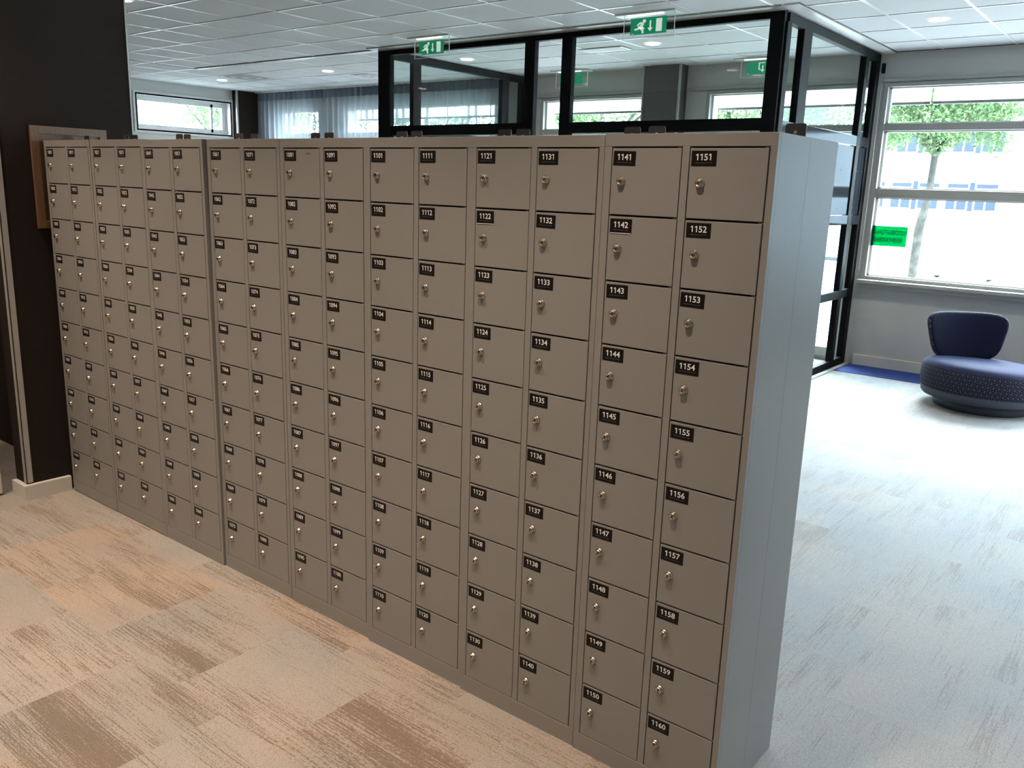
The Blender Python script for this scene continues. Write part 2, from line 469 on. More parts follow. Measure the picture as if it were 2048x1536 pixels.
def text_mesh(body, size, offset=0.0):
    """flat letters in the xy plane as (verts, faces)"""
    cu = bpy.data.curves.new('letters', 'FONT')
    cu.body = body; cu.size = size; cu.offset = offset; cu.resolution_u = 3
    cu.fill_mode = 'FRONT'
    o = bpy.data.objects.new('letters', cu); COL.objects.link(o)
    dg = bpy.context.evaluated_depsgraph_get()
    me = bpy.data.meshes.new_from_object(o.evaluated_get(dg))
    vs = [tuple(v.co) for v in me.vertices]; fs = [tuple(p.vertices) for p in me.polygons]
    bpy.data.objects.remove(o); bpy.data.curves.remove(cu); bpy.data.meshes.remove(me)
    return vs, fs

# ------------------------------------------------------------------ the room
CH = 3.0                    # ceiling height
XL, XR, YB, YF = -8.025, 9.0, 6.94, -6.5
f = MB(); f.box(XL-0.2, XR+0.2, YF-0.2, YB+0.3, -0.12, 0.0, M['carpet']); struct('floor', f)
c = MB(); c.box(XL-0.2, XR+0.2, YF-0.2, YB+0.3, CH, CH+0.15, M['ceil'])
# visible grid of the suspended ceiling
gx, gy = 2.36, 5.16
x = gx - 0.593*18
while x < XR:
    if x > XL: c.box(x-0.011, x+0.011, YF, YB, CH-0.004, CH-0.0005, M['ceil_grid'])
    x += 0.593
y = gy - 0.613*20
while y < YB:
    if y > YF: c.box(XL, XR, y-0.011, y+0.011, CH-0.0045, CH-0.001, M['ceil_grid'])
    y += 0.613
struct('ceiling', c)

def wall_with_openings(name, a0, a1, opens, z0, z1, face, depth, mt, axis='y'):
    """wall along x (axis y) or along y (axis x), openings [(a,b,zlo,zhi)]"""
    w = MB()
    def bx(p, q, zl, zh):
        if q-p < 1e-4 or zh-zl < 1e-4: return
        if axis == 'y': w.box(p, q, face, face+depth, zl, zh, mt)
        else: w.box(face-depth, face, p, q, zl, zh, mt)
    cur = a0
    for (p, q, zl, zh) in sorted(opens):
        bx(cur, p, z0, z1); bx(p, q, z0, zl); bx(p, q, zh, z1); cur = q
    bx(cur, a1, z0, z1)
    return struct(name, w)

wall_with_openings('wall_back', XL-0.2, XR+0.2, [(a-0.045, b+0.045, 0.86, 2.725) for a, b in WINS] + [(0.825, 1.825, 0.0, 2.725)], 0, CH, YB, 0.3, M['wall'])
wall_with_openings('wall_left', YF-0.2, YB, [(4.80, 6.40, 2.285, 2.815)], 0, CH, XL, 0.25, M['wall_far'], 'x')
w = MB(); w.box(XR, XR+0.2, YF, YB, 0, CH, M['wall']); struct('wall_right', w)
w = MB(); w.box(XL, XR, YF-0.2, YF, 0, CH, M['wall']); struct('wall_front', w)

# window frames
def window(n, a, b):
    fr = MB()
    m_ = M['grey_frame']
    y0, y1 = 6.932, 7.02
    fr.box(a-0.045, a, y0, y1, 0.86, 2.725, m_, 0.004)
    fr.box(b, b+0.045, y0, y1, 0.86, 2.725, m_, 0.004)
    fr.box(a, b, y0, y1, 2.69, 2.725, m_)
    fr.box(a, b, y0, y1, 0.86, 0.90, m_)
    fr.box(a, b, y0, y1, 2.289, 2.354, m_, 0.004)
    fr.box(a, b, y0, y1, 1.665, 1.750, m_, 0.004)
    for zl, zh in ((0.90, 1.665), (1.75, 2.289), (2.354, 2.69)):     # slim inner sash
        for xx in (a, b-0.022): fr.box(xx, xx+0.022, 6.985, 7.03, zl, zh, M['white_frame'])
        fr.box(a, b, 6.985, 7.03, zl, zl+0.012, M['white_frame'])
        fr.box(a, b, 6.985, 7.03, zh-0.012, zh, M['white_frame'])
    o = struct('window_%d' % n, fr)
    g = MB(); g.box(a+0.02, b-0.02, 7.004, 7.008, 0.91, 2.68, M['win_glass'])
    g.build('pane', o)
    return o
for i, (a, b) in enumerate(WINS):
    window(i+1, a, b)
# glazed street door at the back of the glass room
fr = MB(); m_ = M['grey_frame']
fr.box(0.825, 0.87, 6.932, 7.02, 0.0, 2.725, m_, 0.004); fr.box(1.78, 1.825, 6.932, 7.02, 0.0, 2.725, m_, 0.004)
fr.box(0.87, 1.78, 6.932, 7.02, 2.69, 2.725, m_); fr.box(0.87, 1.78, 6.932, 7.02, 2.289, 2.354, m_, 0.004); fr.box(0.87, 1.78, 6.932, 7.02, 0.0, 0.03, m_)
d2 = struct('door_2', fr)
lf = MB()
ring_ = [(0.875, 0.955, 0.03, 2.285), (1.695, 1.775, 0.03, 2.285), (0.955, 1.695, 0.03, 0.13), (0.955, 1.695, 2.20, 2.285)]
for xa, xb, za_, zb_ in ring_: lf.box(xa, xb, 6.95, 6.99, za_, zb_, M['white_frame'], 0.003)
lf.box(0.955, 1.695, 6.945, 6.955, 1.02, 1.06, M['alu'], 0.003)
lf.build('door_leaf', d2)
g = MB(); g.box(0.955, 1.695, 6.968, 6.972, 0.13, 2.20, M['win_glass']); g.box(0.87, 1.78, 6.968, 6.972, 2.354, 2.69, M['win_glass']); g.build('pane', d2)
# deep sill board below the street windows
s = MB()
s.box(1.87, XR, 6.83, 6.935, 0.835, 0.868, M['grey_frame'], 0.004)
s.box(1.89, XR, 6.86, 6.935, 0.795, 0.835, M['grey_frame'], 0.003)
struct('trim_1', s)
s = MB(); s.box(-2.45, 0.80, 6.85, 6.935, 0.80, 0.86, M['grey_frame'], 0.004); struct('trim_2', s)
# head box above the windows
s = MB(); s.box(1.86, XR, 6.915, 6.94, 2.735, 2.765, M['grey_frame'], 0.003); struct('trim_3', s)
s = MB(); s.box(-2.45, -0.68, 6.915, 6.94, 2.735, 2.765, M['grey_frame'], 0.003); s.box(-0.18, 1.75, 6.915, 6.94, 2.735, 2.765, M['grey_frame'], 0.003); struct('trim_4', s)
b = MB(); b.box(1.90, XR, 6.912, 6.94, 0, 0.108, M['trim'], 0.004); struct('baseboard_back', b)

# blue carpet edging along the window wall
o = MB().box(1.86, XR, 6.44, 6.94, 0.0, 0.004, M['blue_carpet']).build('floor_blue_strip')
tag(o, kind='structure')

# left far window
fr = MB()
fy0, fy1, fz0, fz1 = 4.80, 6.40, 2.285, 2.815
m_ = M['white_frame']
def ring(mb, x0, x1, a0, a1, z0, z1, t, mt):
    mb.box(x0, x1, a0, a0+t, z0, z1, mt); mb.box(x0, x1, a1-t, a1, z0, z1, mt)
    mb.box(x0, x1, a0+t, a1-t, z0, z0+t, mt); mb.box(x0, x1, a0+t, a1-t, z1-t, z1, mt)
ring(fr, -8.03, -8.00, fy0-0.03, fy1+0.03, fz0-0.03, fz1+0.03, 0.055, m_)
ring(fr, -8.20, -8.00, fy0, fy1, fz0, fz1, 0.02, m_)
ring(fr, -8.17, -8.12, fy0+0.02, fy1-0.02, fz0+0.02, fz1-0.02, 0.078, m_)
fr.box(-8.17, -8.12, 6.10, 6.14, fz0+0.05, fz1-0.05, m_)
wl = struct('window_7', fr)
MB().box(-8.147, -8.143, fy0+0.05, fy1-0.05, fz0+0.05, fz1-0.05, M['win_glass']).build('pane', wl)
dp = bpy.data.lights.new('daylight_portal', 'AREA'); dp.shape = 'RECTANGLE'; dp.size, dp.size_y = 1.5, 0.48; dp.cycles.is_portal = True
po = bpy.data.objects.new('daylight_portal', dp); COL.objects.link(po); po.location = (-8.25, 5.6, 2.55); po.rotation_euler = (0, math.radians(-90), math.radians(180))
po.rotation_euler = (math.radians(90), 0, math.radians(-90))

# dark column in the far left corner
cc = MB(); cc.box(-8.02, -7.905, 6.44, 6.94, 0, CH, M['dark_wallpaper'])
cc.box(-7.925, -7.897, 6.432, 6.46, 0, CH, M['alu'], 0.002)
struct('column_far', cc)
# grey-brown pillar between the windows behind the glass box
cc = MB(); cc.box(-0.665, -0.21, 6.77, 6.94, 0, CH, M['pillar'])
cc.box(-0.672, -0.655, 6.762, 6.785, 0, CH, M['alu'], 0.002)
cc.box(-0.225, -0.203, 6.762, 6.785, 0, CH, M['alu'], 0.002)
struct('pillar', cc)

# dark papered wall end beside the lockers
cc = MB(); cc.box(-0.175, -0.045, -0.215, 0.475, 0, CH, M['dark_wallpaper'])
struct('wall_dark', cc)
tr = MB(); tr.box(-0.072, -0.041, -0.220, -0.214, 0.085, CH, M['alu'], 0.001); tr.box(-0.047, -0.041, -0.220, -0.188, 0.085, CH, M['alu'], 0.001)
tr.box(-0.05, -0.041, 0.47, 0.479, 0.0, CH, M['alu'], 0.001)
struct('trim_5', tr)
bb = MB()
bb.prism([(-0.175, -0.215), (-0.175, -0.240), (-0.018, -0.240), (-0.018, -0.006), (-0.045, -0.006), (-0.045, -0.215)], 0, 0.078, M['trim'])
struct('baseboard_left', bb)
w = MB(); w.box(-3.2, -0.175, 0.10, 0.25, 0, CH, M['dark_wallpaper']); struct('wall_dark_back', w)
d1 = MB(); d1.box(-0.235, -0.185, -1.20, -0.285, 0.012, 2.15, M['door_white'], 0.003)
struct('door_1', d1)

# ceiling edge profiles
t = MB()
t.box(-5.98, -2.60, 4.53, 4.60, CH-0.012, CH-0.001, M['ceil_grid'])
t.box(-5.98, -2.60, 4.515, 4.53, CH-0.007, CH-0.0008, M['dark_slot'])
t.box(-5.995, -5.98, -0.5, 4.53, CH-0.007, CH-0.0008, M['dark_slot'])
t.box(-2.60, 1.83, 4.42, 4.57, CH-0.012, CH-0.001, M['alu'])
t.box(1.85, 1.955, 4.42, 6.93, CH-0.012, CH-0.001, M['ceil_grid'])
t.box(1.955, 1.967, 4.42, 6.93, CH-0.006, CH-0.0008, M['dark_slot'])
t.box(1.955, XR, 6.90, 6.915, CH-0.006, CH-0.0008, M['dark_slot'])
struct('trim_6', t)

# ------------------------------------------------------------------ the lockers
W_ = 0.461; DA, DB_, DC, DD = 0.0225, 0.2216, 0.2434, 0.4438
ZT, ZP, H_ = 1.7691, 0.0603, 1.80
PITCH_ = (ZT-ZP)/10
DEPTH = 0.2005
UN = [-0.0083, -0.0078, -0.0080, -0.0030, 0.0019, 0.0052, 0.0081, 0.0119]
YO = [-0.002, 0.001, 0.003, 0.0102, 0.0086, 0.0002, -0.0075, -0.0119]
ZO = [0.0036, 0.0036, 0.0002, -0.0006, -0.0013, -0.0020, -0.0022, -0.0012]

def carcass_mesh():
    b = MB(); L = M['locker']; T = 0.018
    b.box(0.0, DA-0.001, 0, T, ZP, ZT, L, 0.0006)
    b.box(DB_+0.0012, DC-0.0012, 0.0, T, ZP, ZT, L, 0.0006)
    b.box(DD+0.001, W_, 0, T, ZP, ZT, L, 0.0006)
    b.box(0.0, W_, -0.0004, T, ZT, H_, L, 0.0010)
    b.box(0.0, W_, -0.0004, T, 0.0, ZP-0.001, L, 0.0010)
    b.box(DA-0.001, DD+0.001, 0.013, T-0.001, ZP-0.001, ZT, M['gap'])
    b.box(0.0, 0.002, T, DEPTH, 0.0, H_, L)
    b.box(W_-0.002, W_, T, DEPTH, 0.0, H_, L)
    b.box(0.002, W_-0.002, T, DEPTH, H_-0.002, H_, L)
    b.box(0.002, W_-0.002, DEPTH-0.002, DEPTH, 0.0, H_-0.002, L)
    b.box(0.002, W_-0.002, T, DEPTH-0.002, 0.0, 0.02, L)
    # pressed catches at the right end of each gap
    for r in range(10):
        z = ZT - r*PITCH_
        for xr in (DB_, DD):
            b.box(xr-0.014, xr+0.001, 0.004, T, z-0.0035, z-0.0008, L)
    return b.mesh('carcass')

def door_mesh():
    b = MB(); L = M['locker']
    w = DB_-DA; h = PITCH_
    b.box(0.0014, w-0.0014, 0.0003, 0.012, -h+0.0010, -0.0040, L, 0.0010)
    return b.mesh('door')

def lock_mesh():
    b = MB()
    b.lathe([(0.0122, -0.001), (0.0125, 0.0015), (0.0118, 0.0030), (0.0105, 0.0040), (0.0100, 0.0085), (0.0088, 0.0108), (0.0070, 0.0118), (0.0066, 0.0110), (0.0, 0.0110)], M['chrome'], 28, 'y')
    b.box(-0.0009, 0.0009, -0.0114, -0.0112, -0.0040, 0.0035, M['keyhole'])
    b.lathe([(0.0019, 0.0112), (0.0019, 0.0115), (0.0, 0.0115)], M['keyhole'], 12, 'y', (0, 0, 0.0014))
    return b.mesh('lock')

def plate_mesh():
    b = MB()
    w, z0, z1, r = 0.052, 1.795, 1.8335, 0.007
    pts = [(0, z0), (w, z0)]
    for k in range(5): a = math.radians(0+22.5*k); pts.append((w-r+r*math.cos(a), z1-r+r*math.sin(a)))
    for k in range(5): a = math.radians(90+22.5*k); pts.append((r+r*math.cos(a), z1-r+r*math.sin(a)))
    b.prism(pts, -0.0015, 0.0015, M['plate'], 'y')
    b.lathe([(0.0045, 0.001), (0.0045, 0.0022), (0.0028, 0.0030), (0.0, 0.0030)], M['alu'], 14, 'y', (w/2, 0, 1.812))
    return b.mesh('joining_plate')

GLY = {}
ADV = text_mesh('00', 1.0, 0.012)
gx_ = [v[0] for v in ADV[0]]
for ch in '0123456789':
    GLY[ch] = text_mesh(ch, 1.0, 0.016)
h0 = max(v[1] for v in GLY['1'][0])
GLY['1'] = ([(x*h0, y*h0) for x, y in ((0.31, 0), (0.485, 0), (0.485, 1.0), (0.345, 1.0), (0.07, 0.85), (0.105, 0.70), (0.31, 0.80))], [(0, 1, 2, 3, 4, 5, 6)])
two = text_mesh('08', 1.0, 0.0); one = text_mesh('8', 1.0, 0.0)
ADVANCE = max(v[0] for v in two[0]) - max(v[0] for v in one[0])

def sticker_mesh(num, peel=False):
    w, h = 0.0655, 0.0362
    b = MB()
    b.box(0, w, -0.0006, 0.0, -h, 0, M['black_sticker'])
    i = b.mi(M['white_print'])
    sc = 0.0150/h0
    adv = 0.0112
    kx = adv/ADVANCE*1.0
    x0 = 0.0103
    for k, ch in enumerate(str(num)):
        vs, fs = GLY[ch]
        nv = [b.bm.verts.new((x0 + k*adv + v[0]*kx, -0.0008, -0.0223 + v[1]*sc)) for v in vs]
        for q in fs:
            try: b.bm.faces.new([nv[j] for j in q]).material_index = i
            except ValueError: pass
    # a line of tiny print under the number
    rg = random.Random(5)
    x = 0.0100
    while x < 0.0545:
        ww = rg.choice((0.0009, 0.0013, 0.0016)); hh = rg.choice((0.0011, 0.0011, 0.0017))
        b.box(x, x+ww, -0.0008, -0.0006, -0.0292, -0.0292+hh, M['grey_print'])
        x += ww+0.0006
    if peel:
        b.box(0.002, w-0.001, -0.0016, -0.0001, -h-0.0012, -h+0.0004, M['white_print'])
    return b.mesh('number_sticker')

carcass, door, lock, plate = carcass_mesh(), door_mesh(), lock_mesh(), plate_mesh()
def child(name, me, parent, loc=(0, 0, 0), ry=0.0):
    o = bpy.data.objects.new(name, me); COL.objects.link(o)
    o.parent = parent; o.location = loc; o.rotation_euler = (0, ry, 0)
    return o
rj = random.Random(11)
for n in range(8):
    first = 1001+20*n
    extra = {0: ', beside the dark wall', 7: ', at the free end'}.get(n, '')
    cab = thing('locker_cabinet', (n*W_+UN[n], YO[n], ZO[n]),
                'light grey steel locker cabinet with doors numbered %d to %d%s' % (first, first+19, extra), 'locker cabinet', 'steel locker cabinets in the front row')
    if n == 2: cab.rotation_euler = (0.0055, 0, 0)      # this cabinet leans slightly forward
    child('carcass', carcass, cab)
    for c_ in range(2):
        for r in range(10):
            num = first + 10*c_ + r
            dx = (DA, DC)[c_]; z = ZT - r*PITCH_
            d = child('door', door, cab, (dx, 0, z))
            st = child('number_sticker', sticker_mesh(num, num in (1122, 1142)), d,
                       (0.0052+rj.uniform(-0.0008, 0.0010), 0.0003, -0.0098+rj.uniform(-0.0008, 0.0008)), math.radians(rj.gauss(0, 0.5)))
            lk = child('lock', lock, d, (0.0325, 0.0003, -0.0862), math.radians(rj.uniform(-6, 6)))
            if num == 1081:
                pts = [(0.125, -0.020), (0.134, -0.0165), (0.142, -0.019), (0.152, -0.0185), (0.150, -0.0215), (0.140, -0.0225), (0.130, -0.0225)]
                b = MB(); b.prism(pts, -0.0002, 0.0003, mat('scuff_mark', (0.16, 0.11, 0.10), 0.8), 'y'); b.build('scuff', d)
            if num == 1156:
                b = MB(); b.prism([(0.085, -0.140), (0.120, -0.1375), (0.122, -0.1382), (0.086, -0.1410)], 0.0000, 0.0003, mat('scratch_mark', (0.26, 0.24, 0.20), 0.8), 'y'); b.build('scratch', d)
    if n > 0 or True:
        child('joining_plate', plate, cab, (0.012, 0.196, 0))
        child('joining_plate', plate, cab, (W_-0.064, 0.196, 0))

# the cabinet standing back to back with the last one
cab = thing('locker_cabinet', (7*W_+UN[7]+W_, 0.3901, ZO[7]), 'steel locker cabinet standing back to back behind doors 1141 to 1160', 'locker cabinet', None, math.pi)
child('carcass', carcass, cab)
for c_ in range(2):
    for r in range(10):
        d = child('door', door, cab, ((DA, DC)[c_], 0, ZT-r*PITCH_))
        child('lock', lock, d, (0.0325, 0.0003, -0.0862))

# ------------------------------------------------------------------ wooden board on the dark wall
wb = thing('wooden_board', (-0.045, 0.14, 1.38), 'oak framed wooden board on the dark wall, half hidden by the first locker cabinet', 'board')
b = MB(); x0, x1 = 0.0, 0.016
ya, yb, za, zb = -0.19, 0.185, 0.0, 0.493
t_ = 0.038
b.box(x0, x1, ya, ya+t_, za, zb, M['wood'], 0.0015); b.box(x0, x1, yb-t_, yb, za, zb, M['wood'], 0.0015)
b.box(x0, x1, ya+t_, yb-t_, zb-t_, zb, M['wood'], 0.0015); b.box(x0, x1, ya+t_, yb-t_, za, za+t_, M['wood'], 0.0015)
b.build('frame', wb)
b = MB(); b.box(0.0, 0.006, ya+t_, yb-t_, za+t_, zb-t_, M['wood']); b.build('panel', wb)

# ------------------------------------------------------------------ black glazed partitions
BF, GL = M['black_frame'], M['glass']
GP = 'black framed glass partitions'
# front left bay, y 4.57..4.63
p = thing('glass_partition', (-2.585, 4.6, 0), 'black framed glass partition bay behind the left exit sign, left of the doorway', 'glass partition', GP)
b = MB()
b.box(0, 0.18, -0.03, 0.03, 0, 2.995, BF, 0.003); b.build('post', p)
b = MB(); b.box(1.955, 2.07, -0.03, 0.03, 0, 2.995, BF, 0.003); b.build('post', p)
b = MB(); b.box(0.18, 1.955, -0.03, 0.03, 2.94, 2.995, BF, 0.003); b.build('top_rail', p)
b = MB(); b.box(0.18, 1.955, -0.03, 0.03, 2.135, 2.235, BF, 0.003); b.build('middle_rail', p)
b = MB(); b.box(0.18, 1.955, -0.03, 0.03, 0.0, 0.12, BF, 0.003); b.build('bottom_rail', p)
b = MB(); b.box(0.18, 1.955, -0.003, 0.003, 2.235, 2.94, GL); b.build('glass_pane', p)
b = MB(); b.box(0.18, 1.955, -0.003, 0.003, 0.12, 2.135, GL); b.build('glass_pane', p)
# front right bay
p = thing('glass_partition', (-0.215, 4.6, 0), 'wide black framed glass partition bay behind the right exit sign, between doorway and corner', 'glass partition', GP)
MB().box(0, 0.112, -0.03, 0.03, 0, 2.995, BF, 0.003).build('post', p)
MB().box(1.905, 2.017, -0.03, 0.03, 0, 2.995, BF, 0.003).build('post', p)
MB().box(0.112, 1.905, -0.03, 0.03, 2.94, 2.995, BF, 0.003).build('top_rail', p)
MB().box(0.112, 1.905, -0.03, 0.03, 2.135, 2.230, BF, 0.003).build('middle_rail', p)
MB().box(0.112, 1.905, -0.03, 0.03, 0.0, 0.12, BF, 0.003).build('bottom_rail', p)
MB().box(0.112, 1.905, -0.003, 0.003, 2.230, 2.94, GL).build('glass_pane', p)
MB().box(0.112, 1.905, -0.003, 0.003, 0.12, 2.135, GL).build('glass_pane', p)
# doorway head
o = MB().box(-0.515, -0.215, 4.57, 4.63, 2.94, 2.995, BF, 0.003).build('door_lintel'); tag(o, kind='structure')
# left return
p = thing('glass_partition', (-2.5, 4.63, 0), 'black framed glass partition running back to the window wall at the left, seen through the front glass', 'glass partition', GP)
for y0, y1 in ((0.35, 0.47), (1.87, 2.0), (2.24, 2.30)):
    MB().box(-0.03, 0.03, y0, y1, 0, 2.92, BF, 0.003).build('post', p)
MB().box(-0.03, 0.03, 0.0, 2.305, 2.915, 2.995, BF, 0.003).build('top_rail', p)
for y0, y1 in ((0.0, 0.35), (0.47, 1.87), (2.0, 2.24)):
    MB().box(-0.028, 0.028, y0, y1, 2.135, 2.225, BF, 0.003).build('middle_rail', p)
    MB().box(-0.003, 0.003, y0, y1, 2.225, 2.915, GL).build('glass_pane', p)
    MB().box(-0.003, 0.003, y0, y1, 0.05, 2.135, GL).build('glass_pane', p)
MB().box(-0.028, 0.028, 0.0, 2.305, 0.0, 0.05, BF, 0.003).build('bottom_rail', p)
# right return with the solid panels
p = thing('glass_partition', (1.79, 4.63, 0), 'black framed glass partition with glossy solid panels running back to the window wall on the right', 'glass partition', GP)
ys = [(-0.03, 0.055), (0.315, 0.49), (1.875, 1.965), (2.20, 2.305)]
for y0, y1 in ys:
    MB().box(-0.028, 0.03, y0, y1, 0, 2.92, BF, 0.003).build('post', p)
MB().box(-0.03, 0.03, 0.0, 2.305, 2.915, 2.985, BF, 0.003).build('top_rail', p)
GLP = M['gloss_panel']
for k in range(3):
    y0, y1 = ys[k][1], ys[k+1][0]
    MB().box(-0.028, 0.028, y0, y1, 2.125, 2.217, GLP, 0.003).build('upper_rail', p)
    b = MB(); b.box(-0.02, 0.020, y0+0.004, y1-(0.030 if k == 1 else 0.004), 1.493, 2.120, GLP, 0.002)
    for zz in (1.56, 1.90):
        for yy in ((y0+0.05, y1-0.05) if y1-y0 < 0.5 else (y0+0.05, (y0+y1)/2, y1-0.32)):
            b.lathe([(0.007, 0.0), (0.007, 0.0006), (0.0, 0.0006)], M['keyhole'], 12, 'x', (0.0205, yy, zz))
    b.build('solid_panel', p)
    MB().box(-0.028, 0.028, y0, y1, 1.400, 1.490, GLP, 0.003).build('lower_rail', p)
    MB().box(-0.028, 0.03, y0, y1, 0.69, 0.77, BF, 0.003).build('push_rail', p)
    MB().box(-0.028, 0.03, y0, y1, 0.0, 0.075, BF, 0.003).build('bottom_rail', p)
    for z0, z1 in ((0.075, 0.69), (0.77, 1.40), (2.217, 2.915)):
        MB().box(-0.003, 0.003, y0, y1, z0, z1, GL).build('glass_pane', p)
o = MB().box(1.83, 1.875, 4.60, 6.90, 0, 0.012, M['alu'], 0.003).build('trim_7'); tag(o, kind='structure')
# blind bracket and cord in the corner
bc = thing('blind_cord', (1.862, 6.90, 0.95), 'thin white blind cord with black bracket hanging in the corner beside the right window', 'blind cord')
MB().tube([(0, 0, 0), (0.004, 0, 0.9), (0, 0, 1.86)], 0.0025, M['white_frame'], 6).build('cord', bc)
MB().box(-0.012, 0.016, -0.02, 0.015, 1.86, 1.95, BF, 0.003).build('bracket', bc)

# ------------------------------------------------------------------ exit signs
def sign_plate(name, x0, y, label, face, reverse=False, ax0=0.0, aw=0.445):
    """acrylic plate hanging from a ceiling box, green panel with pictograms on it"""
    s_ = thing(name, (x0, y, 0), label, 'exit sign', 'green emergency exit signs under the ceiling')
    b = MB(); b.box(-0.085, aw+0.005, -0.02, 0.115, CH-0.014, CH-0.001, M['vent'], 0.003); b.build('ceiling_box', s_)
    b = MB(); b.box(0.03, aw-0.10, -0.012, 0.012, CH-0.024, CH-0.014, M['sign_tube']); b.build('lamp_strip', s_)
    b = MB(); zb_ = 2.808
    b.box(0, aw, -0.003, 0.003, zb_, CH-0.014, M['acrylic'])
    e = M['acrylic_edge_glint']
    b.box(-0.0012, 0.0012, -0.0035, 0.0035, zb_, CH-0.014, e); b.box(aw-0.002, aw+0.002, -0.0035, 0.0035, zb_, CH-0.014, e)
    b.box(0, aw, -0.0035, 0.0035, zb_-0.001, zb_+0.001, e)
    pl_ = b.build('acrylic_plate', s_)
    b = MB(); gx0, gx1, gz0, gz1 = 0.062, 0.380, 2.837, 2.958
    b.box(gx0, gx1, -0.005, -0.0032, gz0, gz1, M['sign_green'])
    gw, gh = gx1-gx0, gz1-gz0
    Wt = M['sign_white']
    def P(pts):
        q = [(gx0 + u*gw, gz0 + v*gh) for u, v in pts]
        b.prism(q, -0.0060, -0.0050, Wt, 'y')
    if face == 'run':
        # figure: head, trunk, arms and legs
        hd = [(0.385+0.047*math.cos(a), 0.80+0.105*math.sin(a)) for a in [2*math.pi*k/16 for k in range(16)]]
        P(hd)
        P([(0.255, 0.735), (0.335, 0.745), (0.375, 0.66), (0.375, 0.56), (0.315, 0.50), (0.335, 0.40), (0.255, 0.33), (0.225, 0.44), (0.295, 0.62)])
        P([(0.255, 0.735), (0.275, 0.66), (0.225, 0.55), (0.215, 0.50), (0.180, 0.545), (0.195, 0.62)])
        P([(0.335, 0.53), (0.375, 0.41), (0.405, 0.36), (0.378, 0.31), (0.345, 0.36), (0.310, 0.48)])
        P([(0.255, 0.42), (0.225, 0.30), (0.125, 0.275), (0.115, 0.37), (0.185, 0.39), (0.235, 0.50)])
        P([(0.255, 0.36), (0.335, 0.42), (0.375, 0.24), (0.375, 0.07), (0.325, 0.07), (0.325, 0.22), (0.27, 0.34)])
        P([(0.535, 0.80), (0.575, 0.80), (0.575, 0.37), (0.62, 0.37), (0.553, 0.16), (0.485, 0.37), (0.535, 0.37)])
        P([(0.715, 0.88), (0.875, 0.88), (0.875, 0.12), (0.715, 0.12)])
        P([(0.035, 0.055), (0.105, 0.055), (0.105, 0.085), (0.035, 0.085)])
    elif face == 'arrow':
        P([(0.40, 0.92), (0.60, 0.92), (0.60, 0.86), (0.435, 0.86), (0.435, 0.42), (0.40, 0.42)])
        P([(0.52, 0.70), (0.555, 0.70), (0.555, 0.34), (0.60, 0.34), (0.537, 0.16), (0.47, 0.34), (0.52, 0.34)])
        P([(0.40, 0.42), (0.44, 0.42), (0.48, 0.36), (0.48, 0.30), (0.40, 0.36)])
        P([(0.03, 0.05), (0.09, 0.05), (0.09, 0.08), (0.03, 0.08)])
    else:
        P([(0.445, 0.92), (0.485, 0.92), (0.485, 0.30), (0.445, 0.30)])
        P([(0.80, 0.93), (0.87, 0.93), (0.87, 0.95), (0.80, 0.95)])
        P([(0.10, 0.05), (0.14, 0.05), (0.14, 0.09), (0.10, 0.09)])
    b.build('green_panel', pl_)
    return s_
sign_plate('exit_sign', -1.662, 4.19, 'green exit sign with running figure hanging before the left partition bay', 'run')
sign_plate('exit_sign', 0.655, 4.186, 'green exit sign with running figure hanging before the right partition bay', 'run')
sign_plate('exit_sign', -1.800, 6.68, 'plain green exit sign inside the glass room, seen through the doorway', 'plain')
sign_plate('exit_sign', 0.520, 6.69, 'green exit sign with down arrow inside the glass room, partly behind the corner post', 'arrow')

# ------------------------------------------------------------------ ceiling fittings
lens_m = MB().lathe([(0.0, -0.004), (0.062, -0.004), (0.064, 0.0)], M['lamp'], 32).mesh('lens')
ring_m = MB().lathe([(0.066, -0.001), (0.066, -0.006), (0.074, -0.005), (0.078, -0.001)], M['lamp_ring'], 32).mesh('trim_ring')
def lamp_label(i, j, x, y):
    return None
rows = [(-0.75, [0.12, 1.2, 2.3, 3.35]), (-3.1, [-2.4, -0.1, 2.3, 4.7, 7.0]), (1.78, [-4.73, -2.5, 0.08, 2.4, 4.75]), (5.48, [-6.82, -4.50, -2.15, 0.17, 2.636, 5.0])]
seen = {(3, 0): 'round recessed ceiling light near the small window at the far left',
        (3, 1): 'round recessed ceiling light above the curtains, left of the glass room',
        (3, 2): 'round recessed ceiling light inside the glass room beside the left exit sign',
        (3, 3): 'round recessed ceiling light inside the glass room below the right exit sign',
        (3, 4): 'round recessed ceiling light in front of the right window wall',
        (2, 1): 'round recessed ceiling light at the top edge beside the dark wall'}
for j, (yy, xs) in enumerate(rows):
    for i, xx in enumerate(xs):
        s_ = thing('ceiling_light', (xx, yy, CH-0.0045), seen.get((j, i), 'round recessed ceiling light in the row %s' % ('close before the locker doors', 'over the open floor before the lockers', 'just behind the lockers', 'by the windows')[j]), 'ceiling light', 'round recessed ceiling lights')
        child('trim_ring', ring_m, s_); child('lens', lens_m, s_)
        ld = bpy.data.lights.new('bulb', 'SPOT')
        ld.energy = LAMP_W * (5.4, 4.2, 2.2, 2.2)[j]
        ld.color = (1.0, 0.78, 0.59) if j < 2 else (1.0, 0.84, 0.68)
        ld.shadow_soft_size = 0.035
        ld.spot_size = math.radians((92, 150, 150, 150)[j]); ld.spot_blend = 1.0
        lo = bpy.data.objects.new('bulb', ld); COL.objects.link(lo)
        lo.parent = s_; lo.location = (0, 0, -0.02)

